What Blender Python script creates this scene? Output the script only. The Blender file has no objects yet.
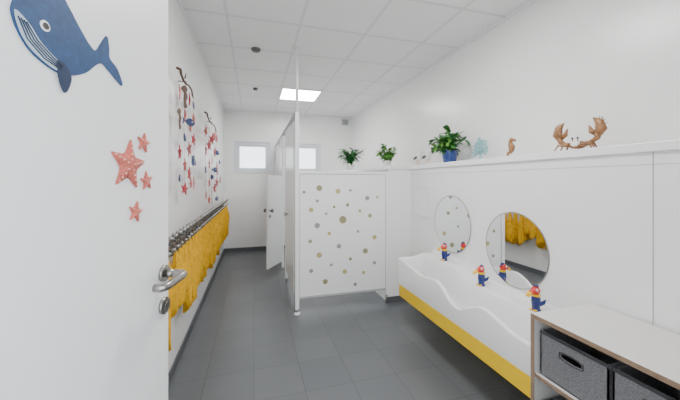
import bpy, bmesh, math, random
from mathutils import Vector, Matrix
random.seed(7)
PI = math.pi
scene = bpy.context.scene

# ------------------------------------------------------------ materials
def srgb(r, g, b):
    def c(v):
        v /= 255.0
        return v/12.92 if v <= 0.04045 else ((v+0.055)/1.055)**2.4
    return (c(r), c(g), c(b), 1.0)

def mat(name, col, rough=0.5, metal=0.0, var=0.04, vscale=6.0, bump=0.0, bscale=80.0, coat=0.0, emit=None, estr=0.0):
    m = bpy.data.materials.new(name); m.use_nodes = True
    nt = m.node_tree; b = nt.nodes['Principled BSDF']
    b.inputs['Roughness'].default_value = rough
    b.inputs['Metallic'].default_value = metal
    b.inputs['Coat Weight'].default_value = coat
    tc = nt.nodes.new('ShaderNodeTexCoord')
    if var > 0:
        n = nt.nodes.new('ShaderNodeTexNoise'); n.inputs['Scale'].default_value = vscale
        n.inputs['Detail'].default_value = 3
        nt.links.new(tc.outputs['Object'], n.inputs['Vector'])
        r = nt.nodes.new('ShaderNodeValToRGB')
        r.color_ramp.elements[0].position = 0.3; r.color_ramp.elements[1].position = 0.7
        r.color_ramp.elements[0].color = tuple(c*(1-var) for c in col[:3])+(1,)
        r.color_ramp.elements[1].color = tuple(min(1, c*(1+var)) for c in col[:3])+(1,)
        nt.links.new(n.outputs['Fac'], r.inputs['Fac'])
        nt.links.new(r.outputs['Color'], b.inputs['Base Color'])
    else:
        b.inputs['Base Color'].default_value = col
    if bump > 0:
        n2 = nt.nodes.new('ShaderNodeTexNoise'); n2.inputs['Scale'].default_value = bscale
        nt.links.new(tc.outputs['Object'], n2.inputs['Vector'])
        bp = nt.nodes.new('ShaderNodeBump'); bp.inputs['Strength'].default_value = bump
        bp.inputs['Distance'].default_value = 0.004
        nt.links.new(n2.outputs['Fac'], bp.inputs['Height'])
        nt.links.new(bp.outputs['Normal'], b.inputs['Normal'])
    if emit:
        b.inputs['Emission Color'].default_value = emit
        b.inputs['Emission Strength'].default_value = estr
    return m

M = {}
M['wall'] = mat('wall_paint', srgb(245,245,244), 0.28, var=0.008)
M['prewall'] = mat('prewall_laminate', srgb(245,245,245), 0.25, var=0.008)
M['ceil'] = mat('ceiling_tile', srgb(240,240,240), 0.85, var=0.01, bump=0.1, bscale=200)
M['grid'] = mat('ceiling_grid', srgb(222,223,224), 0.5, var=0)
M['base'] = mat('skirting_tile', srgb(88,91,95), 0.5)
M['ledge'] = mat('ledge_white', srgb(246,246,246), 0.3, var=0.01)
M['seam'] = mat('seam_grey', srgb(178,180,182), 0.6, var=0)
M['door'] = mat('door_white', srgb(240,240,240), 0.35, var=0.01)
M['steel'] = mat('brushed_steel', srgb(160,157,153), 0.28, 1.0, var=0.05, vscale=30)
M['darksteel'] = mat('dark_steel', srgb(104,102,100), 0.35, 0.9, var=0.05)
M['panel'] = mat('cubicle_panel', srgb(244,245,245), 0.25, var=0.01)
M['frame'] = mat('window_frame', srgb(226,231,236), 0.35, var=0.0)
M['ceramic'] = mat('sink_white', srgb(244,244,244), 0.08, var=0.0, coat=0.6)
M['yellow'] = mat('yellow_laminate', srgb(248,204,20), 0.2, var=0.02, coat=0.3)
M['towel'] = mat('yellow_terry', srgb(234,178,22), 0.95, var=0.18, vscale=25, bump=0.6, bscale=350)
M['red'] = mat('red_plastic', srgb(214,30,28), 0.25, var=0.0, coat=0.3)
M['blue'] = mat('blue_plastic', srgb(20,40,112), 0.25, var=0.0, coat=0.3)
M['yplast'] = mat('yellow_plastic', srgb(252,200,16), 0.25, var=0.0)
M['black'] = mat('black_plastic', srgb(20,20,22), 0.4, var=0)
M['white'] = mat('white_gloss', srgb(246,246,244), 0.3, var=0)
M['ply'] = mat('plywood_edge', srgb(144,120,98), 0.6, var=0.12, vscale=40)
M['cabtop'] = mat('cabinet_laminate', srgb(222,220,218), 0.45, var=0.02)
M['felt'] = mat('grey_felt', srgb(116,116,119), 0.95, var=0.24, vscale=150, bump=0.6, bscale=300)
M['feltdark'] = mat('dark_felt', srgb(60,60,64), 0.95, var=0.2, vscale=150)
M['whale'] = mat('whale_blue', srgb(20,62,108), 0.6, var=0.25, vscale=60)
M['stripe'] = mat('whale_belly', srgb(176,192,206), 0.6, var=0.05)
M['navy'] = mat('whale_navy', srgb(14,36,70), 0.6, var=0.05)
M['coral'] = mat('starfish_coral', srgb(196,104,90), 0.8, var=0.3, vscale=120)
M['redstar'] = mat('starfish_red', srgb(176,50,66), 0.8, var=0.2, vscale=120)
M['pinkstar'] = mat('starfish_pink', srgb(208,120,126), 0.8, var=0.2, vscale=120)
M['bluefish'] = mat('paper_blue', srgb(60,72,112), 0.8, var=0.2, vscale=40)
M['brownfish'] = mat('paper_brown', srgb(100,78,68), 0.8, var=0.3, vscale=60)
M['wood'] = mat('driftwood', srgb(86,66,50), 0.8, var=0.3, vscale=40)
M['string'] = mat('string', srgb(150,140,125), 0.9, var=0)
M['rail'] = mat('rail_metal', srgb(150,148,146), 0.4, 0.7, var=0.08, vscale=20)
M['leafA'] = mat('leaf_green', srgb(58,118,50), 0.45, var=0.4, vscale=25)
M['leafB'] = mat('leaf_light_green', srgb(104,160,66), 0.45, var=0.35, vscale=30)
M['leafC'] = mat('leaf_deep_green', srgb(36,100,50), 0.4, var=0.4, vscale=25)
M['soil'] = mat('soil', srgb(58,44,34), 0.95, var=0.4, vscale=80)
M['potblue'] = mat('pot_blue', srgb(24,58,130), 0.25, var=0.03, coat=0.3)
M['copper'] = mat('copper_brown', srgb(150,108,72), 0.45, 0.25, var=0.4, vscale=60)
M['teal'] = mat('teal_glass', srgb(140,186,190), 0.3, var=0.15, vscale=60)
M['dot1'] = mat('dot_olive', srgb(146,140,104), 0.5, var=0)
M['dot2'] = mat('dot_grey', srgb(150,150,146), 0.5, var=0)
M['dot3'] = mat('dot_gold', srgb(180,170,116), 0.5, var=0)
M['stardot'] = mat('starfish_dot', srgb(240,196,178), 0.8, var=0)
M['lamp'] = mat('lamp_diffuser', (1,1,1,1), 0.5, var=0, emit=(1.0,0.985,0.97,1), estr=38.0)
M['mirror'] = mat('mirror_glass', (0.93,0.94,0.94,1), 0.02, 1.0, var=0)

def glass():
    m = bpy.data.materials.new('window_glass'); m.use_nodes = True
    nt = m.node_tree; nt.nodes.clear()
    o = nt.nodes.new('ShaderNodeOutputMaterial'); t = nt.nodes.new('ShaderNodeBsdfTransparent')
    g = nt.nodes.new('ShaderNodeBsdfGlossy'); g.inputs['Roughness'].default_value = 0.02
    mx = nt.nodes.new('ShaderNodeMixShader'); mx.inputs[0].default_value = 0.05
    nt.links.new(t.outputs[0], mx.inputs[1]); nt.links.new(g.outputs[0], mx.inputs[2])
    nt.links.new(mx.outputs[0], o.inputs[0]); return m
M['glass'] = glass()

def floor_mat():
    m = bpy.data.materials.new('floor_tiles'); m.use_nodes = True
    nt = m.node_tree; b = nt.nodes['Principled BSDF']
    tc = nt.nodes.new('ShaderNodeTexCoord')
    br = nt.nodes.new('ShaderNodeTexBrick')
    br.offset = 0.0; br.squash = 1.0
    br.inputs['Scale'].default_value = 1.0
    br.inputs['Brick Width'].default_value = 0.33
    br.inputs['Row Height'].default_value = 0.33
    br.inputs['Mortar Size'].default_value = 0.0028
    br.inputs['Mortar Smooth'].default_value = 0.2
    br.inputs['Color1'].default_value = srgb(99,103,107)
    br.inputs['Color2'].default_value = srgb(106,110,114)
    br.inputs['Mortar'].default_value = srgb(82,85,89)
    n = nt.nodes.new('ShaderNodeTexNoise'); n.inputs['Scale'].default_value = 5; n.inputs['Detail'].default_value = 6
    mx = nt.nodes.new('ShaderNodeMix'); mx.data_type = 'RGBA'; mx.blend_type = 'MULTIPLY'
    mx.inputs[0].default_value = 0.2
    r = nt.nodes.new('ShaderNodeValToRGB')
    r.color_ramp.elements[0].color = (0.6,0.6,0.6,1); r.color_ramp.elements[1].color = (1,1,1,1)
    nt.links.new(tc.outputs['Object'], br.inputs['Vector']); nt.links.new(tc.outputs['Object'], n.inputs['Vector'])
    nt.links.new(n.outputs['Fac'], r.inputs['Fac'])
    nt.links.new(br.outputs['Color'], mx.inputs[6]); nt.links.new(r.outputs['Color'], mx.inputs[7])
    nt.links.new(mx.outputs[2], b.inputs['Base Color'])
    b.inputs['Roughness'].default_value = 0.33
    bp = nt.nodes.new('ShaderNodeBump'); bp.inputs['Strength'].default_value = 0.3; bp.inputs['Distance'].default_value = 0.002
    bp.invert = True
    nt.links.new(br.outputs['Fac'], bp.inputs['Height']); nt.links.new(bp.outputs['Normal'], b.inputs['Normal'])
    return m
M['floor'] = floor_mat()

# ------------------------------------------------------------ mesh helpers
class B:
    """bmesh builder with material slots"""
    def __init__(s): s.bm = bmesh.new(); s.mats = []
    def mi(s, m):
        m = M[m]
        if m not in s.mats: s.mats.append(m)
        return s.mats.index(m)
    def face(s, vs, m, smooth=False):
        try:
            f = s.bm.faces.new(vs)
        except ValueError:
            return None
        f.material_index = m; f.smooth = smooth; return f
    def box(s, lo, hi, m, mtx=None):
        k = s.mi(m)
        co = [(x,y,z) for z in (lo[2],hi[2]) for y in (lo[1],hi[1]) for x in (lo[0],hi[0])]
        vs = [s.bm.verts.new((mtx @ Vector(c)) if mtx else c) for c in co]
        for q in ((0,2,3,1),(4,5,7,6),(0,1,5,4),(2,6,7,3),(0,4,6,2),(1,3,7,5)):
            s.face([vs[i] for i in q], k)
        return s
    def tube(s, pts, rad, m, seg=12, caps=True, smooth=True, flat=(1,1)):
        k = s.mi(m); pts = [Vector(p) for p in pts]
        if not isinstance(rad, (list,tuple)): rad = [rad]*len(pts)
        n = len(pts); rings = []
        T0 = (pts[1]-pts[0]).normalized()
        up = Vector((0,0,1)) if abs(T0.z) < 0.9 else Vector((1,0,0))
        N = (up - T0*up.dot(T0)).normalized()
        for i in range(n):
            T = (pts[min(i+1,n-1)]-pts[max(i-1,0)]).normalized()
            N = (N - T*N.dot(T)).normalized(); Bn = T.cross(N)
            rings.append([s.bm.verts.new(pts[i]+(N*math.cos(2*PI*j/seg)*flat[0]+Bn*math.sin(2*PI*j/seg)*flat[1])*rad[i]) for j in range(seg)])
        for i in range(n-1):
            for j in range(seg):
                s.face([rings[i][j],rings[i][(j+1)%seg],rings[i+1][(j+1)%seg],rings[i+1][j]], k, smooth)
        if caps:
            s.face(rings[0][::-1], k); s.face(rings[-1], k)
        return s
    def lathe(s, c, prof, m, seg=24, mtx=None):
        k = s.mi(m); c = Vector(c); rings = []
        for r,z in prof:
            ring = []
            for j in range(seg):
                p = Vector((r*math.cos(2*PI*j/seg), r*math.sin(2*PI*j/seg), z))
                if mtx: p = mtx @ p
                ring.append(s.bm.verts.new(c+p))
            rings.append(ring)
        for i in range(len(rings)-1):
            for j in range(seg):
                s.face([rings[i][j],rings[i][(j+1)%seg],rings[i+1][(j+1)%seg],rings[i+1][j]], k, True)
        s.face(rings[0][::-1], k); s.face(rings[-1], k)
        return s
    def ball(s, c, r, m, sc=(1,1,1), seg=16, mtx=None):
        prof = [(math.sin(PI*i/10)*1.0, -math.cos(PI*i/10)) for i in range(11)]
        prof[0] = (0.02,-1); prof[-1] = (0.02,1)
        S = Matrix.Diagonal((r*sc[0], r*sc[1], r*sc[2]))
        if mtx: S = mtx @ S
        return s.lathe(c, prof, m, seg, S)
    def poly(s, pts, depth, m, fr):
        """extruded flat polygon. fr(a,b,h) -> world"""
        k = s.mi(m)
        lo = [s.bm.verts.new(fr(a,b,0)) for a,b in pts]; hi = [s.bm.verts.new(fr(a,b,depth)) for a,b in pts]
        s.face(lo[::-1], k); s.face(hi, k); n = len(pts)
        for i in range(n): s.face([lo[i],lo[(i+1)%n],hi[(i+1)%n],hi[i]], k)
        return s
    def done(s, name, parent=None, bevel=0, loc=None):
        bmesh.ops.recalc_face_normals(s.bm, faces=s.bm.faces)
        me = bpy.data.meshes.new(name); s.bm.to_mesh(me); s.bm.free()
        for m in s.mats: me.materials.append(m)
        o = bpy.data.objects.new(name, me); scene.collection.objects.link(o)
        if parent: o.parent = parent
        if bevel:
            bv = o.modifiers.new('bevel','BEVEL'); bv.width = bevel; bv.segments = 2; bv.limit_method = 'ANGLE'
        return o
def empty(name, loc=(0,0,0)):
    e = bpy.data.objects.new(name, None); e.empty_display_size = 0.1
    scene.collection.objects.link(e); return e

# ------------------------------------------------------------ room dimensions (metres)
XL, XR, YF, YB, H = -0.57, 2.08, 0.18, 6.31, 2.80
XP, YC, XC = 1.77, 3.16, 1.48      # low service wall face, cubicle front line, service wall inside cubicles
ZL = 1.535                          # underside of ledge

B().box((XL-0.2,-1.0,-0.1),(XR+0.2,YB+0.2,0),'floor').done('floor')
B().box((XL-0.2,0,H),(XR+0.2,YB+0.2,H+0.1),'ceil').done('ceiling')
B().box((XL-0.2,0,0),(XL,YB+0.2,H),'wall').done('wall_left')
B().box((XR,0,0),(XR+0.2,YB+0.2,H),'wall').done('wall_right')
# back wall with two window holes
W1 = (-0.36,0.31,1.58,2.18); W2 = (0.70,1.36,1.58,2.18)
b = B(); y0,y1 = YB,YB+0.2
b.box((XL,y0,0),(XR,y1,1.58),'wall'); b.box((XL,y0,2.18),(XR,y1,H),'wall')
for xa,xb in ((XL,W1[0]),(W1[1],W2[0]),(W2[1],XR)): b.box((xa,y0,1.58),(xb,y1,2.18),'wall')
b.done('wall_back')
# front wall with doorway
b = B()
b.box((XL,0,0),(-0.545,YF,H),'wall'); b.box((0.42,0,0),(XR,YF,H),'wall'); b.box((-0.545,0,2.12),(0.42,YF,H),'wall')
b.done('wall_front')
# service wall (pre-wall)
B().box((XP,YF,0),(XR,YC,ZL),'prewall').done('wall_service_washroom')
B().box((XC,YC,0),(XR,YB,ZL),'prewall').done('wall_service_cubicles')
B().box((XP-0.015,YF,ZL),(XR,YC-0.015,ZL+0.045),'ledge').box((XC-0.015,YC-0.015,ZL),(XR,YB,ZL+0.045),'ledge').done('trim_ledge', bevel=0.004)
ZT = ZL+0.045
b = B()
b.box((XP-0.0015,0.930,0),(XP+0.001,0.934,ZL),'seam')
b.box((XP-0.0015,YF,ZL-0.06),(XP+0.001,YC,ZL-0.057),'seam')
b.done('trim_panel_seams')
B().box((XP-0.006,2.76,1.00),(XP,3.07,1.33),'prewall').box((XP-0.0062,2.772,1.012),(XP-0.006,3.058,1.318),'seam').box((XP-0.008,2.775,1.015),(XP-0.0062,3.055,1.315),'ledge').done('inspection_hatch')
# skirting
B().box((XL,YF,0),(XL+0.012,YB,0.07),'base').done('baseboard_left')
B().box((XL,YB-0.012,0),(XC,YB,0.07),'base').done('baseboard_back')
B().box((XP-0.012,YF,0),(XP,YC,0.07),'base').box((XC-0.012,YC-0.012,0),(XP,YC,0.07),'base').done('baseboard_right')
# ceiling grid
b = B()
x = 0.40-0.62
while x > XL: x -= 0.62
x += 0.62
while x < XR:
    b.box((x-0.012,YF,H-0.003),(x+0.012,YB,H),'grid'); x += 0.62
y = 4.55-0.62*7
while y < YB:
    if y > YF: b.box((XL,y-0.012,H-0.0035),(XR,y+0.012,H),'grid')
    y += 0.62
b.box((XL,YF,H-0.02),(XL+0.02,YB,H),'ledge').box((XR-0.02,YF,H-0.02),(XR,YB,H),'ledge').box((XL,YB-0.02,H-0.02),(XR,YB,H),'ledge')
b.done('trim_ceiling_grid')
# lamps
for (xa,ya) in ((0.40,4.55),(0.40,1.45)):  # far panel is a fixture; near one is unseen, added to brighten the room
    e = empty('ceiling_light_panel')
    b = B(); xb,yb = xa+0.62,ya+0.62
    t=0.022
    b.box((xa,ya,H-0.014),(xb,ya+t,H),'white').box((xa,yb-t,H-0.014),(xb,yb,H),'white')
    b.box((xa,ya+t,H-0.014),(xa+t,yb-t,H),'white').box((xb-t,ya+t,H-0.014),(xb,yb-t,H),'white')
    b.done('lamp_frame', e)
    B().box((xa+t,ya+t,H-0.009),(xb-t,yb-t,H-0.0002),'lamp').done('lamp_diffuser', e)
# smoke detectors / spots on ceiling
for (x,y,r) in ((0.02,3.3,0.05),(0.02,4.7,0.035)):
    B().lathe((x,y,H),[(r,0),(r,-0.012),(r*0.8,-0.028),(r*0.35,-0.034)],'darksteel').done('smoke_detector')
# windows
for i,(xa,xb,za,zb) in enumerate((W1,W2)):
    e = empty('window_%d'%(i+1)); b = B(); f=0.055; ya,yb=YB+0.02,YB+0.09
    b.box((xa,ya,za),(xb,yb,za+f),'frame').box((xa,ya,zb-f),(xb,yb,zb),'frame')
    b.box((xa,ya,za+f),(xa+f,yb,zb-f),'frame').box((xb-f,ya,za+f),(xb,yb,zb-f),'frame')
    g=0.03
    b.box((xa+f,ya+.02,za+f),(xb-f,yb-.01,za+f+g),'frame').box((xa+f,ya+.02,zb-f-g),(xb-f,yb-.01,zb-f),'frame')
    b.box((xa+f,ya+.02,za+f+g),(xa+f+g,yb-.01,zb-f-g),'frame').box((xb-f-g,ya+.02,za+f+g),(xb-f,yb-.01,zb-f-g),'frame')
    b.tube([(xa+0.03,ya-0.03,za+0.3),(xa+0.03,ya-0.03,za+0.19)],0.009,'frame',8).box((xa+0.02,ya-0.03,za+0.29),(xa+0.04,ya+0.002,za+0.31),'frame')
    b.done('window_frame', e, bevel=0.003)
    B().box((xa+f,YB+0.055,za+f),(xb-f,YB+0.06,zb-f),'glass').done('window_pane', e)
    B().box((xa-0.01,YB-0.02,za-0.015),(xb+0.01,YB+0.02,za),'frame').done('window_sill', e)
    b=B(); q=0.02
    b.box((xa-q,YB-0.008,zb),(xb+q,YB,zb+q),'frame').box((xa-q,YB-0.008,za),(xa,YB,zb),'frame').box((xb,YB-0.008,za),(xb+q,YB,zb),'frame'); b.done('window_trim',e)
# air vent
b = B(); b.box((1.84,YB-0.02,2.62),(2.0,YB,2.76),'frame')
for i in range(5): b.box((1.855,YB-0.026,2.637+i*0.023),(1.985,YB-0.02,2.647+i*0.023),'darksteel')
b.done('air_vent')

# ------------------------------------------------------------ entrance door (open, left)
E0 = Vector((-0.29,1.186,0)); ed = Vector((-0.21,-0.846,0)).normalized(); nd = Vector((-ed.y, ed.x, 0))
if nd.x < 0: nd = -nd
def dfr(d, z, h): return E0 + ed*d + nd*h + Vector((0,0,z))
def dmtx():
    return Matrix(((ed.x,nd.x,0,E0.x),(ed.y,nd.y,0,E0.y),(0,0,1,0),(0,0,0,1)))
door = empty('door_1')
b = B(); mt = dmtx()
b.box((0,-0.042,0.01),(0.93,0,2.09),'door',mt)
b.done('door_leaf', door, bevel=0.003)
b = B()
def disc(b, d, z, h0, h1, r, m, seg=24):
    b.tube([dfr(d,z,h0),dfr(d,z,h1)], r, m, seg)
q=0.036
disc(b,q,1.085,0,0.010,0.028,'steel')
disc(b,q,1.085,0.010,0.036,0.013,'steel')
pts = [dfr(q,1.085,0.01),dfr(q,1.085,0.05),dfr(q+.002,1.085,0.064),dfr(q+.010,1.085,0.073),dfr(q+.022,1.085,0.077),dfr(q+.110,1.082,0.077),dfr(q+.122,1.081,0.074),dfr(q+.129,1.08,0.064),dfr(q+.129,1.08,0.045)]
b.tube(pts,0.0125,'steel',16)
disc(b,q,0.975,0,0.010,0.028,'steel')
disc(b,q,0.98,0.010,0.015,0.009,'darksteel')
b.box((q-.004,0.010,0.955),(q+.004,0.014,0.975),'darksteel',mt)
b.done('door_handle', door)
B().box((-0.002,-0.033,0.93),(0.0,-0.012,1.14),'steel',mt).done('latch_plate', door)

def star_pts(R, rot=0, rin=0.42, sub=4):
    out = []
    n = 10
    base = []
    for i in range(n):
        r = R if i%2==0 else R*rin
        a = rot+PI/2+i*PI/5
        base.append(Vector((r*math.cos(a), r*math.sin(a))))
    for i in range(n):
        p0,p1,p2 = base[i-1],base[i],base[(i+1)%n]
        f = 0.22
        a = p1.lerp(p0,f); c = p1.lerp(p2,f)
        for t in range(sub):
            t/= (sub-1)
            out.append(tuple(a*(1-t)**2+p1*2*t*(1-t)+c*t*t))
    return out
def star(b, fr, ca, cb, R, m, m2, rot=0):
    pts = star_pts(R,rot)
    k = b.mi(m)
    lo = [b.bm.verts.new(fr(ca+p[0],cb+p[1],0.0005)) for p in pts]
    mid = [b.bm.verts.new(fr(ca+p[0]*0.97,cb+p[1]*0.97,0.004)) for p in pts]
    c = b.bm.verts.new(fr(ca,cb,0.012)); n=len(pts)
    for i in range(n):
        b.face([lo[i],lo[(i+1)%n],mid[(i+1)%n],mid[i]],k)
        b.face([mid[i],mid[(i+1)%n],c],k,True)
    b.face(lo[::-1],k)
    for i in range(5):
        a = rot+PI/2+i*2*PI/5
        for f in (0.2,0.4,0.6,0.78):
            q=(ca+R*f*math.cos(a), cb+R*f*math.sin(a)); hh=0.0125-0.0075*f
            rr=R*0.035
            b.poly([(q[0]+rr*math.cos(t*PI/3),q[1]+rr*math.sin(t*PI/3)) for t in range(6)],0.002,m2,lambda A,Bq,h:fr(A,Bq,hh-0.001+h))
for d,z,R,rot in ((0.214,1.445,0.080,0.12),(0.147,1.516,0.034,0.2),(0.132,1.40,0.033,-0.1),(0.184,1.31,0.035,0.25)):
    b = B(); star(b,dfr,d,z,R,'coral','stardot',rot); b.done('starfish_decoration')

# whale sticker
def smooth_closed(P, n=5):
    out=[]; N=len(P)
    for i in range(N):
        p0,p1,p2,p3=[Vector(P[(i+k)%N]) for k in (-1,0,1,2)]
        for j in range(n):
            t=j/n
            out.append(tuple(0.5*((2*p1)+(p2-p0)*t+(2*p0-5*p1+4*p2-p3)*t*t+(3*p1-p0-3*p2+p3)*t**3)))
    return out
whale = empty('whale_decoration')
body = [(.524,1.723),(.527,1.70),(.515,1.671),(.492,1.645),(.455,1.629),(.428,1.626),(.398,1.633),(.363,1.652),(.332,1.682),(.312,1.692),(.29,1.682),(.245,1.660),(.243,1.672),(.262,1.700),(.288,1.716),(.290,1.742),(.298,1.768),(.316,1.742),(.334,1.716),(.354,1.722),(.384,1.75),(.408,1.776),(.428,1.792),(.472,1.790),(.508,1.764)]
b = B(); b.poly(smooth_closed(body),0.003,'whale',dfr); b.done('whale_body',whale)
belly = [(.523,1.708),(.513,1.672),(.491,1.648),(.455,1.632),(.43,1.630),(.424,1.644),(.448,1.656),(.475,1.673),(.497,1.696)]
b = B(); fr3=lambda a,c,h:dfr(a,c,h+0.003)
b.poly(smooth_closed(belly),0.0012,'stripe',fr3)
for t in (0.15,0.38,0.61,0.84):
    o=[Vector((.521,1.70)),Vector((.505,1.664)),Vector((.47,1.640)),Vector((.432,1.632))]
    i_=[Vector((.499,1.696)),Vector((.478,1.674)),Vector((.45,1.657)),Vector((.426,1.643))]
    L=[tuple(o[q].lerp(i_[q],t)) for q in range(4)]
    b.tube([fr3(p[0],p[1],0.0012) for p in L],0.0014,'navy',6)
b.done('whale_belly',whale)
b = B(); b.poly(smooth_closed([(.440,1.650),(.418,1.646),(.405,1.622),(.420,1.588),(.434,1.610)]),0.002,'navy',fr3)
b.done('whale_fin',whale)
b = B()
def circ(ca,cb,r,n=20): return [(ca+r*math.cos(2*PI*i/n),cb+r*math.sin(2*PI*i/n)) for i in range(n)]
b.poly(circ(.465,1.708,.0105),0.001,'white',fr3); b.poly(circ(.464,1.708,.0065),0.001,'black',lambda a,c,h:dfr(a,c,h+0.004))
b.done('whale_eye',whale)

# ------------------------------------------------------------ left wall: hanging sea garlands
def lfr(y,z,h): return Vector((XL+0.004+h, y, z))
def fish_pts(ca,cb,s,flip=1):
    P=[(1,0),(.6,.38),(0,.45),(-.5,.2),(-.75,.08),(-1.15,.4),(-1.05,0),(-1.15,-.4),(-.75,-.08),(-.5,-.2),(0,-.45),(.6,-.38)]
    return smooth_closed([(ca+flip*p[0]*s,cb+p[1]*s) for p in P],3)
def creature(e,y,zz,kind,s,xo=0.062,ph=None,nm='sea_creature'):
    if ph is None: ph=random.uniform(-.5,.5)
    cph,sph=math.cos(ph),math.sin(ph)
    def ifr(a,c,h):
        da=a-y
        return Vector((XL+xo+da*sph+h*cph, y+da*cph-h*sph, c))
    b=B()
    if kind in 'RCP': star(b,ifr,y,zz,s,{'R':'redstar','C':'coral','P':'pinkstar'}[kind],'stardot',random.uniform(-.3,.3))
    elif kind=='F':
        b.poly(fish_pts(y,zz,s,random.choice((-1,1))),0.004,'bluefish',ifr)
        b.poly(circ(y+s*.5,zz+s*.1,s*.08,10),0.002,'white',lambda A,C,h:ifr(A,C,h+.004))
    elif kind=='B':
        P=[(0,1),(.35,.8),(.25,.45),(.4,.1),(.2,-.4),(.35,-.8),(0,-1),(-.1,-.7),(-.15,-.2),(-.1,.3),(-.5,.6)]
        b.poly(smooth_closed([(y+p[0]*s,zz+p[1]*s) for p in P],3),0.004,'brownfish',ifr)
    b.done(nm,e)
def garland(y0,y1,z,cols):
    e = empty('sea_creature_garland')
    b = B(); n=9
    b.tube([lfr(y0+(y1-y0)*i/n, z+0.02*math.sin(i*1.3)-0.03*(i/n), 0.057+0.006*math.sin(i*2)) for i in range(n+1)],[0.010-0.0005*i for i in range(n+1)],'wood',8)
    b.tube([lfr(y0+(y1-y0)*.4,z+0.01,0.057),lfr(y0+(y1-y0)*.46,z+0.06,0.057)],[0.006,0.003],'wood',6)
    b.tube([lfr(y0+(y1-y0)*.5,z,-0.003),lfr(y0+(y1-y0)*.5,z,0.057)],0.004,'darksteel',6)
    b.done('driftwood_branch',e)
    for fy,items in cols:
        y=y0+(y1-y0)*fy
        b=B(); zend=items[-1][0]
        b.tube([lfr(y,z,0.057),lfr(y,zend,0.057)],0.001,'string',5); b.done('string',e)
        for zz,kind,s in items: creature(e,y,zz,kind,s*1.25)
garland(2.30,2.90,2.18,[(0.08,[(2.03,'P',.05),(1.84,'B',.06),(1.60,'R',.05),(1.42,'F',.045)]),(0.36,[(2.04,'B',.07),(1.90,'R',.045),(1.73,'F',.05),(1.52,'C',.05),(1.34,'R',.045)]),(0.64,[(2.06,'R',.05),(1.88,'F',.055),(1.66,'P',.06),(1.46,'R',.05)]),(0.94,[(2.06,'F',.05),(1.94,'C',.05),(1.76,'R',.05),(1.56,'F',.05),(1.38,'P',.055)])])
garland(3.50,4.60,2.14,[(0.05,[(1.95,'C',.06),(1.74,'P',.06),(1.52,'F',.06),(1.25,'R',.05)]),(0.28,[(2.0,'F',.05),(1.82,'R',.06),(1.60,'P',.06),(1.38,'R',.05),(1.18,'C',.05)]),(0.5,[(1.92,'R',.06),(1.66,'P',.06),(1.45,'F',.06),(1.2,'B',.07)]),(0.74,[(2.0,'P',.06),(1.78,'R',.06),(1.55,'F',.06),(1.3,'R',.06)]),(0.96,[(2.0,'R',.06),(1.8,'F',.06),(1.6,'R',.06),(1.38,'P',.07),(1.15,'F',.06)])])
for y,z,kd,s in ((3.05,1.90,'C',.06),(3.20,1.62,'F',.07),(3.08,1.38,'P',.06),(4.95,1.86,'P',.08),(5.15,1.55,'R',.08),(4.9,1.32,'F',.08),(5.5,1.72,'F',.08),(5.6,1.42,'C',.08)):
    creature(None,y,z,kd,s,0.002,0.0,'sea_creature_wall_sticker')

# coat rail with hooks
e = empty('hook_rail')
B().box((XL,1.45,0.905),(XL+0.016,6.15,0.955),'rail').done('rail_board',e,bevel=0.003)
b=B(); ys=[]; y=1.55
while y<6.12:
    ys.append(y)
    b.box((XL+0.016,y-0.013,0.885),(XL+0.020,y+0.013,1.03),'steel')
    b.tube([(XL+0.018,y,1.01),(XL+0.06,y,1.01),(XL+0.085,y,1.02),(XL+0.092,y,1.045)],[0.008,0.008,0.008,0.007],'darksteel',8)
    b.ball((XL+0.092,y,1.052),0.015,'steel',seg=10)
    b.tube([(XL+0.018,y,0.94),(XL+0.04,y,0.925),(XL+0.072,y,0.93),(XL+0.080,y,0.955)],[0.008,0.008,0.008,0.007],'darksteel',8)
    b.ball((XL+0.080,y,0.96),0.014,'steel',seg=10)
    y+=0.115
b.done('hooks',e)
# towels
b=B(); k=b.mi('towel')
for yc in ys:
    if random.random()<0.15: continue
    ph=random.uniform(0,6); L=random.uniform(.34,.54); W=random.uniform(.034,.054); top=0.935
    rings=[]; n=28; lev=12
    tilt=random.uniform(-.03,.03)
    for i in range(lev+1):
        t=i/lev; z=top-L*t
        w=0.009+(W)*min(1,(t*1.7))**0.8; dp=0.009+0.036*min(1,t*1.8)
        ring=[]
        for j in range(n):
            a=2*PI*j/n
            rr=1+0.24*math.sin(5*a+ph+t*1.5)+0.15*math.sin(9*a+ph*2-t)
            ring.append(b.bm.verts.new((max(XL+0.024,XL+0.066+dp*rr*math.cos(a)), yc+tilt*t+w*rr*math.sin(a), z+(0.055*math.sin(a+ph)*t))))
        rings.append(ring)
    for i in range(lev):
        for j in range(n): b.face([rings[i][j],rings[i][(j+1)%n],rings[i+1][(j+1)%n],rings[i+1][j]],k,True)
    b.face(rings[0],k); b.face(rings[-1],k)
b.done('hanging_yellow_towels')

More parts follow.
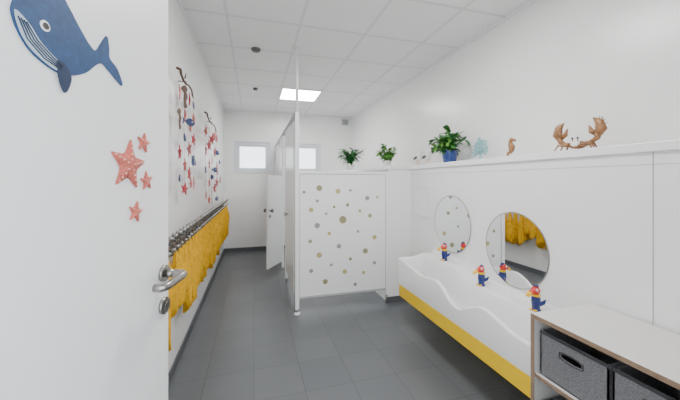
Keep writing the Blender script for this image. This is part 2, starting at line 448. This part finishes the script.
# ------------------------------------------------------------ cubicles
cub = empty('toilet_cubicle_partition')
XS=0.435
b=B()
b.box((XS+0.025,YC-0.006,0.17),(XC-0.03,YC+0.022,1.48),'panel'); b.done('front_panel',cub,bevel=0.002)
b=B()
b.box((XS-0.022,YC-0.022,0.05),(XS+0.022,YC+0.022,2.12),'panel')
b.box((XC-0.032,YC-0.014,0.1),(XC,YC+0.03,1.50),'panel')
b.box((XS+0.02,YC-0.012,1.475),(XC-0.02,YC+0.028,1.505),'panel')
b.box((XS+0.02,YC-0.012,0.155),(XC-0.02,YC+0.028,0.178),'seam')
b.done('front_frame',cub,bevel=0.004)
b=B()
b.box((XS+0.0225,YC-0.0075,0.178),(XS+0.0285,YC-0.0055,1.475),'seam').box((XC-0.038,YC-0.0075,0.178),(XC-0.0325,YC-0.0055,1.475),'seam').box((XS+0.0285,YC-0.0075,1.469),(XC-0.038,YC-0.0055,1.475),'seam')
b.done('panel_joints',cub)
b=B(); b.tube([(XS,YC,2.1),(XS,YC,H)],0.017,'panel',16); b.lathe((XS,YC,H-0.012),[(0.035,0),(0.035,0.012)],'panel')
b.tube([(XS,YC,0.0),(XS,YC,0.06)],0.014,'steel',12); b.lathe((XS,YC,0),[(0.035,0),(0.035,0.008),(0.018,0.02)],'panel')
b.tube([(XC-0.016,YC+0.01,0),(XC-0.016,YC+0.01,0.12)],0.012,'steel',12)
b.done('posts',cub)
b=B()
b.box((XS-0.012,YC+0.03,0.17),(XS+0.012,3.30,2.10),'panel')
b.box((XS-0.018,3.31,0.17),(XS+0.010,3.92,2.06),'panel')
b.box((XS-0.012,3.93,0.17),(XS+0.012,4.22,2.10),'panel')
b.box((XS-0.012,4.76,0.17),(XS+0.012,5.30,2.10),'panel')
b.box((XS-0.018,5.31,0.17),(XS+0.010,5.90,2.06),'panel')
b.box((XS-0.012,5.91,0.17),(XS+0.012,YB,2.10),'panel')
b.done('side_panels',cub,bevel=0.002)
b=B()
b.box((XS-0.02,YC,2.10),(XS+0.02,YB,2.135),'seam')
for y in (4.22,4.76):
    b.box((XS-0.018,y-0.018,0.05),(XS+0.018,y+0.018,2.10),'panel'); b.tube([(XS,y,0),(XS,y,0.06)],0.012,'steel',10)
for y in (3.3,5.3): b.tube([(XS,y,0),(XS,y,0.18)],0.012,'steel',10)
b.done('side_frame',cub,bevel=0.003)
hp=Vector((XS-0.02,4.72,0)); fp=Vector((0.177,4.32,0)); dv=(fp-hp).normalized(); nv=Vector((-dv.y,dv.x,0))
mt2=Matrix(((dv.x,nv.x,0,hp.x),(dv.y,nv.y,0,hp.y),(0,0,1,0),(0,0,0,1)))
LL=(fp-hp).length
b=B(); b.box((0,-0.012,0.16),(LL,0.012,1.48),'panel',mt2)
b.done('open_door_leaf',cub,bevel=0.002)
b=B(); 
for s in (1,-1):
    b.tube([mt2@Vector((LL-0.045,s*0.012,0.98)),mt2@Vector((LL-0.045,s*0.05,0.98))],0.012,'steel',12)
    b.tube([mt2@Vector((LL-0.045,s*0.05,0.98)),mt2@Vector((LL-0.045,s*0.066,0.98))],0.026,'darksteel',16)
    b.tube([mt2@Vector((LL-0.045,s*0.012,0.9)),mt2@Vector((LL-0.045,s*0.03,0.9))],0.02,'steel',16)
for z in (0.35,1.3): b.tube([hp+Vector((0,0,z-.04)),hp+Vector((0,0,z+.04))],0.013,'steel',10)
b.done('leaf_hardware',cub)
b=B(); b.tube([(XS-0.018,3.84,0.98),(XS-0.05,3.84,0.98)],0.012,'steel',12); b.tube([(XS-0.05,3.84,0.98),(XS-0.065,3.84,0.98)],0.026,'steel',14); b.done('door_knob',cub)
# dots on front panel
dots=[(318,186,3.2,1),(337,189,2.8,3),(368,196,2.6,2),(316,199,1.8,2),(347,203,2,1),(310,208,2.5,3),(333,205,1.5,1),(360,209,1.8,3),(342,218,4.2,1),(316,224,3,2),(371,214,2.2,1),(328,232,2,3),(358,230,1.6,2),(376,236,2.6,3),(309,240,2,1),(338,245,2.6,2),(366,250,3,1),(318,254,3,3),(350,258,1.8,1),(330,264,1.6,2),(376,262,2,2),(344,271,2.6,3),(310,270,2.2,2),(364,272,2,3),(324,281,2.8,1),(355,284,2,2),(379,195,1.5,3),(303,190,1.6,1),(325,212,1.5,2),(350,188,1.6,2)]
b=B()
for px,py,r,c in dots:
    fx=(px-300)/87.0; fz=(py-173)/(122.0-8*fx)
    cx=XS+0.04+fx*(XC-XS-0.09); cz=1.46-fz*1.27
    b.poly(circ(cx,cz,r*0.0098,20),0.0012,'dot%d'%c,lambda A,C,h:Vector((A,YC-0.0065-h,C)))
b.done('panel_dots',cub)

# ------------------------------------------------------------ wash trough
sink=empty('childrens_wash_trough')
Y0,Y1,X0=1.19,2.68,1.36
XW=XP-0.001
ctrl=[(1.19,.560),(1.30,.562),(1.42,.590),(1.56,.614),(1.66,.572),(1.77,.517),(1.87,.530),(1.95,.588),(2.04,.625),(2.15,.612),(2.27,.600),(2.45,.622),(2.68,.652)]
def interp(y):
    if y<=ctrl[0][0]: return ctrl[0][1]
    for i in range(len(ctrl)-1):
        if y<=ctrl[i+1][0]:
            p=[ctrl[max(0,i-1)][1],ctrl[i][1],ctrl[i+1][1],ctrl[min(len(ctrl)-1,i+2)][1]]
            t=(y-ctrl[i][0])/(ctrl[i+1][0]-ctrl[i][0])
            return 0.5*((2*p[1])+(p[2]-p[0])*t+(2*p[0]-5*p[1]+4*p[2]-p[3])*t*t+(3*p[1]-p[0]-3*p[2]+p[3])*t**3)
    return ctrl[-1][1]
def ss(a,b_,x):
    t=max(0,min(1,(x-a)/(b_-a))); return t*t*(3-2*t)
def zdeck(y): return 0.605+0.075*ss(2.02,2.2,y)
def ztop(x,y):
    zf=interp(y); zd=zdeck(y)
    u=(x-X0)/(XW-X0)
    zr=zf+(zd-zf)*ss(0.3,0.75,u)
    ex=ss(0.07,0.16,u)*(1-ss(0.57,0.66,u)); ey=ss(Y0+0.03,Y0+0.10,y)*(1-ss(Y1-0.10,Y1-0.03,y))
    z=zr+(0.405-zr)*ex*ey
    for dd in (x-X0, y-Y0, Y1-y):
        if dd<0.014: z-=0.014-math.sqrt(max(0,0.014**2-(0.014-dd)**2))
    z+=0.03*ss(0.93,0.97,u)
    return z
b=B(); k=b.mi('ceramic'); 
def lin(a,c,n): return [a+(c-a)*i/n for i in range(n+1)]
xs=[X0,X0+.002,X0+.006,X0+.014]+lin(X0+.02,XW,54); yv=[Y0,Y0+.002,Y0+.006,Y0+.014]+lin(Y0+.02,Y1-.02,130)+[Y1-.014,Y1-.006,Y1-.002,Y1]
G=[[b.bm.verts.new((x,y,ztop(x,y))) for x in xs] for y in yv]
for i in range(len(yv)-1):
    for j in range(len(xs)-1): b.face([G[i][j],G[i][j+1],G[i+1][j+1],G[i+1][j]],k,True)
ZB=0.39
def skirt(top,inset):
    bot=[b.bm.verts.new((v.co.x+inset[0],v.co.y+inset[1],ZB)) for v in top]
    for i in range(len(top)-1): b.face([top[i],top[i+1],bot[i+1],bot[i]],k,True)
skirt([G[i][0] for i in range(len(yv))],(0.010,0))
skirt([G[0][j] for j in range(len(xs))],(0,0)); skirt([G[-1][j] for j in range(len(xs))],(0,0))
bq=[b.bm.verts.new(c) for c in ((X0+.010,Y0,ZB),(XW,Y0,ZB),(XW,Y1,ZB),(X0+.010,Y1,ZB))]; b.face(bq,k)
b.done('basin_body',sink)
b=B(); b.box((X0+0.010,Y0+0.002,0.275),(XW,Y1-0.002,0.389),'yellow'); b.done('yellow_base',sink,bevel=0.006)
b=B()
for y in (1.44,1.90,2.36): b.lathe((1.50,y,0.4055),[(0.022,0),(0.022,0.003),(0.014,0.002)],'steel')
b.done('drains',sink)
# animal taps
for y in (2.36,1.90,1.44):
    t=empty('duck_shaped_tap'); z0=zdeck(y)+0.001; x0=1.665
    B().lathe((x0,y,z0),[(.028,0),(.028,.006),(.022,.012),(.023,.03),(.027,.055),(.025,.078),(.018,.090)],'blue').done('tap_body',t)
    b=B(); b.lathe((x0,y,z0+.086),[(.020,0),(.025,.004),(.025,.012),(.020,.016)],'yplast')
    for s in (-1,1): b.ball((x0-.020,y+s*.013,z0+.006),.014,'yplast',(1.3,.8,.4),12)
    b.done('collar_and_feet',t)
    b=B(); b.ball((x0-0.004,y,z0+.122),.026,'red')
    b.tube([(x0-.01,y,z0+.120),(x0-.030,y,z0+.118),(x0-.046,y,z0+.112)],[.018,.015,.013],'red',14,flat=(0.8,1.1)); b.done('head',t)
    b=B(); b.tube([(x0-.044,y,z0+.113),(x0-.058,y,z0+.106),(x0-.068,y,z0+.092)],[.0135,.0125,.010],'yplast',14,flat=(0.8,1.15)); b.done('spout_beak',t)
    b=B(); b.tube([(x0+.016,y,z0+.135),(x0+.004,y,z0+.150),(x0-.014,y,z0+.153)],[.006,.012,.004],'blue',10,flat=(.7,1.2))
    for s in (-1,1):
        b.tube([(x0+.004,y+s*.022,z0+.045),(x0+.024,y+s*.032,z0+.055),(x0+.038,y+s*.034,z0+.072)],[.012,.010,.003],'blue',10,flat=(1.2,.5))
    b.done('crest_and_wings',t)
    b=B()
    for s in (-1,1):
        b.ball((x0-.014,y+s*.019,z0+.131),.008,'white',seg=10); b.ball((x0-.019,y+s*.0235,z0+.132),.004,'black',seg=8)
    b.done('eyes',t)

# mirrors
for yc,zc in ((2.40,1.0),(1.70,0.915)):
    t=empty('round_wall_mirror')
    b=B(); b.tube([(XP-0.0005,yc,zc),(XP-0.005,yc,zc)],0.262,'mirror',72,smooth=False); b.done('mirror_glass',t)
    b=B(); n=72
    b.tube([(XP-0.004,yc+.263*math.cos(2*PI*i/n),zc+.263*math.sin(2*PI*i/n)) for i in range(n+1)],0.0035,'steel',6,caps=False); b.done('mirror_edge',t)

# ------------------------------------------------------------ open shelf unit with bins
sh=empty('open_shelf_unit')
CX0,CX1,CY0,CY1,CZ=1.33,1.755,0.20,1.18,0.74
th=0.02
def board(name,lo,hi,edgefront=True):
    b=B(); b.box((lo[0]+0.0015,lo[1],lo[2]),hi,'cabtop')
    b.box(lo,(lo[0]+0.0015,hi[1],hi[2]),'ply'); b.done(name,sh)
board('top_board',(CX0,CY0,CZ-th),(CX1,CY1,CZ))
board('side_board_far',(CX0,CY1-th,0.0),(CX1,CY1,CZ-th))
board('side_board_near',(CX0,CY0,0.0),(CX1,CY0+th,CZ-th))
board('shelf_middle',(CX0+.002,CY0+th,0.435),(CX1,CY1-th,0.453))
board('shelf_bottom',(CX0+.002,CY0+th,0.06),(CX1,CY1-th,0.08))
B().box((CX1-0.006,CY0+th,0.08),(CX1,CY1-th,CZ-th),'cabtop').done('back_board',sh)
B().box((CX0+0.03,CY0+th,0.0),(CX0+0.045,CY1-th,0.06),'cabtop').done('plinth',sh)
def bin_(ya,yb,z0,h):
    e=empty('felt_storage_bin'); xa,xb=CX0+0.022,CX1-0.03; t=0.006
    b=B(); b.box((xa,ya,z0),(xb,yb,z0+t),'felt'); b.box((xa,ya,z0),(xb,ya+t,z0+h),'felt'); b.box((xa,yb-t,z0),(xb,yb,z0+h),'felt'); b.box((xb-t,ya,z0),(xb,yb,z0+h),'felt')
    b.done('bin_shell',e)
    b=B(); k=b.mi('felt'); n=48; cy=(ya+yb)/2; cz=z0+h*0.68; W=(yb-ya)/2
    loops=[]
    for xx in (xa,xa+t):
        inn=[];out=[]
        for i in range(n):
            a=2*PI*i/n+PI/n; c,s=math.cos(a),math.sin(a)
            inn.append(b.bm.verts.new((xx,cy+0.045*max(-1,min(1,c*1.25)),cz+0.014*s)))
            r=1e9
            if abs(c)>1e-6: r=min(r,W/abs(c))
            if s>0: r=min(r,(z0+h-cz)/s)
            if s<0: r=min(r,(cz-z0)/-s)
            out.append(b.bm.verts.new((xx,cy+r*c,cz+r*s)))
        loops.append((inn,out))
    for inn,out in loops:
        for i in range(n): b.face([inn[i],inn[(i+1)%n],out[(i+1)%n],out[i]],k)
    for q in (0,1):
        A,C=loops[0][q],loops[1][q]
        for i in range(n): b.face([A[i],A[(i+1)%n],C[(i+1)%n],C[i]],k)
    b.done('bin_front',e)
    b=B()
    b.tube([(xa-.001,cy+0.052*max(-1,min(1,1.25*math.cos(2*PI*i/36))),cz+0.019*math.sin(2*PI*i/36)) for i in range(37)],0.0028,'feltdark',6,caps=False)
    b.box((xa-0.002,ya,z0+h-0.012),(xa,yb,z0+h),'feltdark')
    b.done('bin_trim',e)
for ya,yb in ((0.85,1.145),(0.54,0.835),(0.235,0.525)):
    bin_(ya,yb,0.4535,0.215); bin_(ya,yb,0.0805,0.24)

# ------------------------------------------------------------ plants
def leaf(b,base,az,el,L,W,droop,m,seg=7,fold=0.25):
    k=b.mi(m); p=Vector(base); rows=[]
    side=Vector((-math.sin(az),math.cos(az),0))
    for i in range(seg+1):
        t=i/seg; e=el-droop*t
        d=Vector((math.cos(az)*math.cos(e),math.sin(az)*math.cos(e),math.sin(e)))
        if i: p=p+d*(L/seg)
        w=W*(math.sin(PI*min(1,t*0.93+0.05)))**0.8*(1-0.25*t)
        nrm=side.cross(d)
        rows.append([b.bm.verts.new(p-side*w+nrm*abs(w)*fold),b.bm.verts.new(p),b.bm.verts.new(p+side*w+nrm*abs(w)*fold)])
    for i in range(seg):
        for j in (0,1): b.face([rows[i][j],rows[i][j+1],rows[i+1][j+1],rows[i+1][j]],k,True)
def plant(name,loc,potprof,potm,stems,Lr,Wr,hr,mats,spread):
    e=empty(name); x,y,z=loc
    b=B(); b.lathe((x,y,z),potprof,potm,28)
    b.done('pot',e)
    top=max(q[1] for q in potprof); rt=[q[0] for q in potprof if q[1]==top][0]
    B().lathe((x,y,z+top-0.006),[(rt*0.86,0),(rt*0.86,0.010),(rt*0.4,0.014)],'soil').done('soil',e)
    b=B()
    for s in range(stems):
        az=random.uniform(0,2*PI); out=random.uniform(0.1,1)*spread; hh=random.uniform(*hr)*(1-0.35*out/spread)
        p0=Vector((x+0.2*rt*math.cos(az),y+0.2*rt*math.sin(az),z+top))
        p2=Vector((x+out*math.cos(az),y+out*math.sin(az),z+top+hh)); p1=(p0+p2)/2+Vector((0,0,hh*0.25))
        p2.x=min(p2.x,XR-0.05); p1.x=min(p1.x,XR-0.04)
        P=[p0*(1-t)**2+p1*2*t*(1-t)+p2*t*t for t in (0,.25,.5,.75,1)]
        b.tube(P,[.0025,.0022,.002,.0018,.0012],mats[0],5)
        for q in range(1,5):
            for w in range(2 if q<4 else 3):
                a2=az+random.uniform(-1.6,1.6)
                if P[q].x>XR-0.16 and math.cos(a2)>0: a2=PI-a2
                leaf(b,P[q],a2,random.uniform(-.1,1.0),random.uniform(*Lr),random.uniform(*Wr),random.uniform(.5,1.4),random.choice(mats))
    b.done('foliage',e)
plant('potted_plant_spreading',(1.58,4.9,ZT),[(.05,0),(.065,.09),(.07,.11),(.07,.12)],'white',20,(.11,.18),(.017,.03),(.12,.34),['leafA','leafC'],.22)
plant('potted_plant_variegated',(1.73,3.75,ZT),[(.055,0),(.065,.02),(.07,.085),(.072,.09),(.072,.095)],'white',26,(.05,.09),(.018,.03),(.08,.24),['leafB','leafA','leafB'],.15)
plant('potted_plant_in_blue_pot',(1.88,2.58,ZT),[(.055,0),(.060,.004),(.072,.085),(.076,.115),(.076,.12)],'potblue',26,(.09,.13),(.018,.03),(.06,.23),['leafA','leafC','leafB'],.19)

# ------------------------------------------------------------ figurines on ledge
def gull(x,y,s):
    b=B()
    b.tube([(x,y+.055*s,ZT+.050*s),(x,y+.03*s,ZT+.056*s),(x,y,ZT+.062*s),(x,y-.03*s,ZT+.075*s),(x,y-.042*s,ZT+.098*s),(x,y-.05*s,ZT+.118*s),(x,y-.062*s,ZT+.125*s)],[.004*s,.016*s,.026*s,.024*s,.014*s,.017*s,.008*s],'white',14)
    b.tube([(x,y-.06*s,ZT+.122*s),(x,y-.085*s,ZT+.112*s)],[.006*s,.001*s],'yplast',8)
    for d in (-1,1):
        b.tube([(x+d*.010*s,y,ZT+.045*s),(x+d*.010*s,y,ZT+.004)],.003*s,'yplast',6)
        b.tube([(x+d*.022*s,y-.02*s,ZT+.075*s),(x+d*.028*s,y+.02*s,ZT+.068*s),(x+d*.012*s,y+.075*s,ZT+.055*s)],[.010*s,.014*s,.002*s],'darksteel',10,flat=(1,.4))
    b.lathe((x,y,ZT),[(.03*s,0),(.03*s,.005)],'wood')
    b.done('seagull_figurine')
gull(1.83,3.09,1.25); gull(1.83,2.91,1.2)
# fan coral
b=B(); cx,cy=1.90,2.18
b.lathe((cx,cy,ZT),[(.038,0),(.038,.006),(.014,.014),(.010,.04),(.012,.05)],'teal')
for i in range(15):
    a=math.radians(-20+220*i/14); L=.10*(0.9+0.12*math.sin(i*2.1)); 
    c0=Vector((cx,cy,ZT+.08))
    dirv=Vector((0,math.cos(a)*.9,math.sin(a)*1.15))
    P=[c0+dirv*L*t+Vector((0.012*math.sin(t*4+i),0,0)) for t in (0,.25,.5,.75,1)]
    b.tube([Vector((cx,cy,ZT+.045))]+P,[.006,.006,.007,.008,.009,.008],'teal',8,flat=(1,.7))
    b.ball(P[-1],.009,'teal',seg=8)
for r in (.035,.062,.085):
    b.tube([(cx+.004*math.sin(j),cy+.9*r*math.cos(math.radians(-20+220*j/24)),ZT+.08+1.15*r*math.sin(math.radians(-20+220*j/24))) for j in range(25)],.0045,'teal',6)
b.done('coral_fan_ornament')
# seahorse
b=B(); x,y=1.90,1.855; q=1.15
P=[(.012,.018),(.022,.012),(.030,.022),(.022,.034),(.008,.036),(-.004,.05),(-.006,.070),(.004,.090),(.006,.105),(-.004,.118),(-.02,.116),(-.036,.108)]
b.tube([(x,y+p[0]*q,ZT+p[1]*q) for p in P],[r*1.3 for r in (.004,.005,.006,.008,.011,.015,.018,.014,.010,.013,.008,.005)],'copper',12)
b.tube([(x,y+.010,ZT+.09),(x,y+.034,ZT+.086),(x,y+.030,ZT+.06)],[.004,.012,.003],'white',8,flat=(1,.3))
b.tube([(x,y-.002,ZT+.14),(x,y+.004,ZT+.158)],[.006,.001],'copper',6)
b.lathe((x,y+.01,ZT),[(.028,0),(.028,.006),(.016,.014)],'white')
b.done('seahorse_figurine')
# crab ornament
b=B(); x,y=1.90,1.36
b.ball((x,y,ZT+.040),.05,'copper',(0.6,1.0,0.5))
for s in (-1,1):
    b.tube([(x,y+s*.035,ZT+.045),(x,y+s*.075,ZT+.05),(x,y+s*.108,ZT+.07),(x,y+s*.110,ZT+.095)],[.012,.012,.015,.018],'copper',10)
    b.tube([(x,y+s*.110,ZT+.09),(x,y+s*.128,ZT+.118),(x,y+s*.118,ZT+.158),(x,y+s*.085,ZT+.190)],[.022,.032,.024,.003],'copper',10,flat=(1,.6))
    b.tube([(x,y+s*.100,ZT+.095),(x,y+s*.076,ZT+.112),(x,y+s*.062,ZT+.150)],[.014,.016,.003],'copper',10,flat=(1,.6))
    for i,(q,zz) in enumerate(((.02,.0),(.0,.0),(-.02,.0))):
        b.tube([(x-.01+q,y+s*.035,ZT+.035),(x-.01+q*1.6,y+s*(.075+.008*i),ZT+.045),(x-.01+q*2.0,y+s*(.095+.01*i),ZT+.003)],[.008,.007,.003],'copper',6)
    for i in range(6):
        a=-0.2+i*0.45
        b.tube([(x,y+s*(.116+.014*math.cos(a)),ZT+.130+.024*math.sin(a)),(x,y+s*(.120+.040*math.cos(a)),ZT+.134+.058*math.sin(a))],[.007,.0015],'copper',6)
    b.tube([(x-.02,y+s*.014,ZT+.055),(x-.024,y+s*.016,ZT+.078)],[.003,.003],'copper',6); b.ball((x-.024,y+s*.016,ZT+.081),.006,'black',seg=8)
b.ball((x-.016,y,ZT+.046),.032,'white',(0.7,.9,.6))
b.done('crab_ornament')

# ------------------------------------------------------------ world, camera
w=bpy.data.worlds.new('daylight'); scene.world=w; w.use_nodes=True
bg=w.node_tree.nodes['Background']
bg.inputs[0].default_value=(0.88,0.94,1.0,1); bg.inputs[1].default_value=4.2

cam=bpy.data.cameras.new('camera'); co=bpy.data.objects.new('camera',cam); scene.collection.objects.link(co)
co.location=(0,0,1.4); co.rotation_euler=(PI/2,0,-math.atan(86/300.0))
cam.sensor_width=36; cam.lens=300/680*36; cam.shift_y=-19/680; cam.clip_start=0.02
scene.camera=co
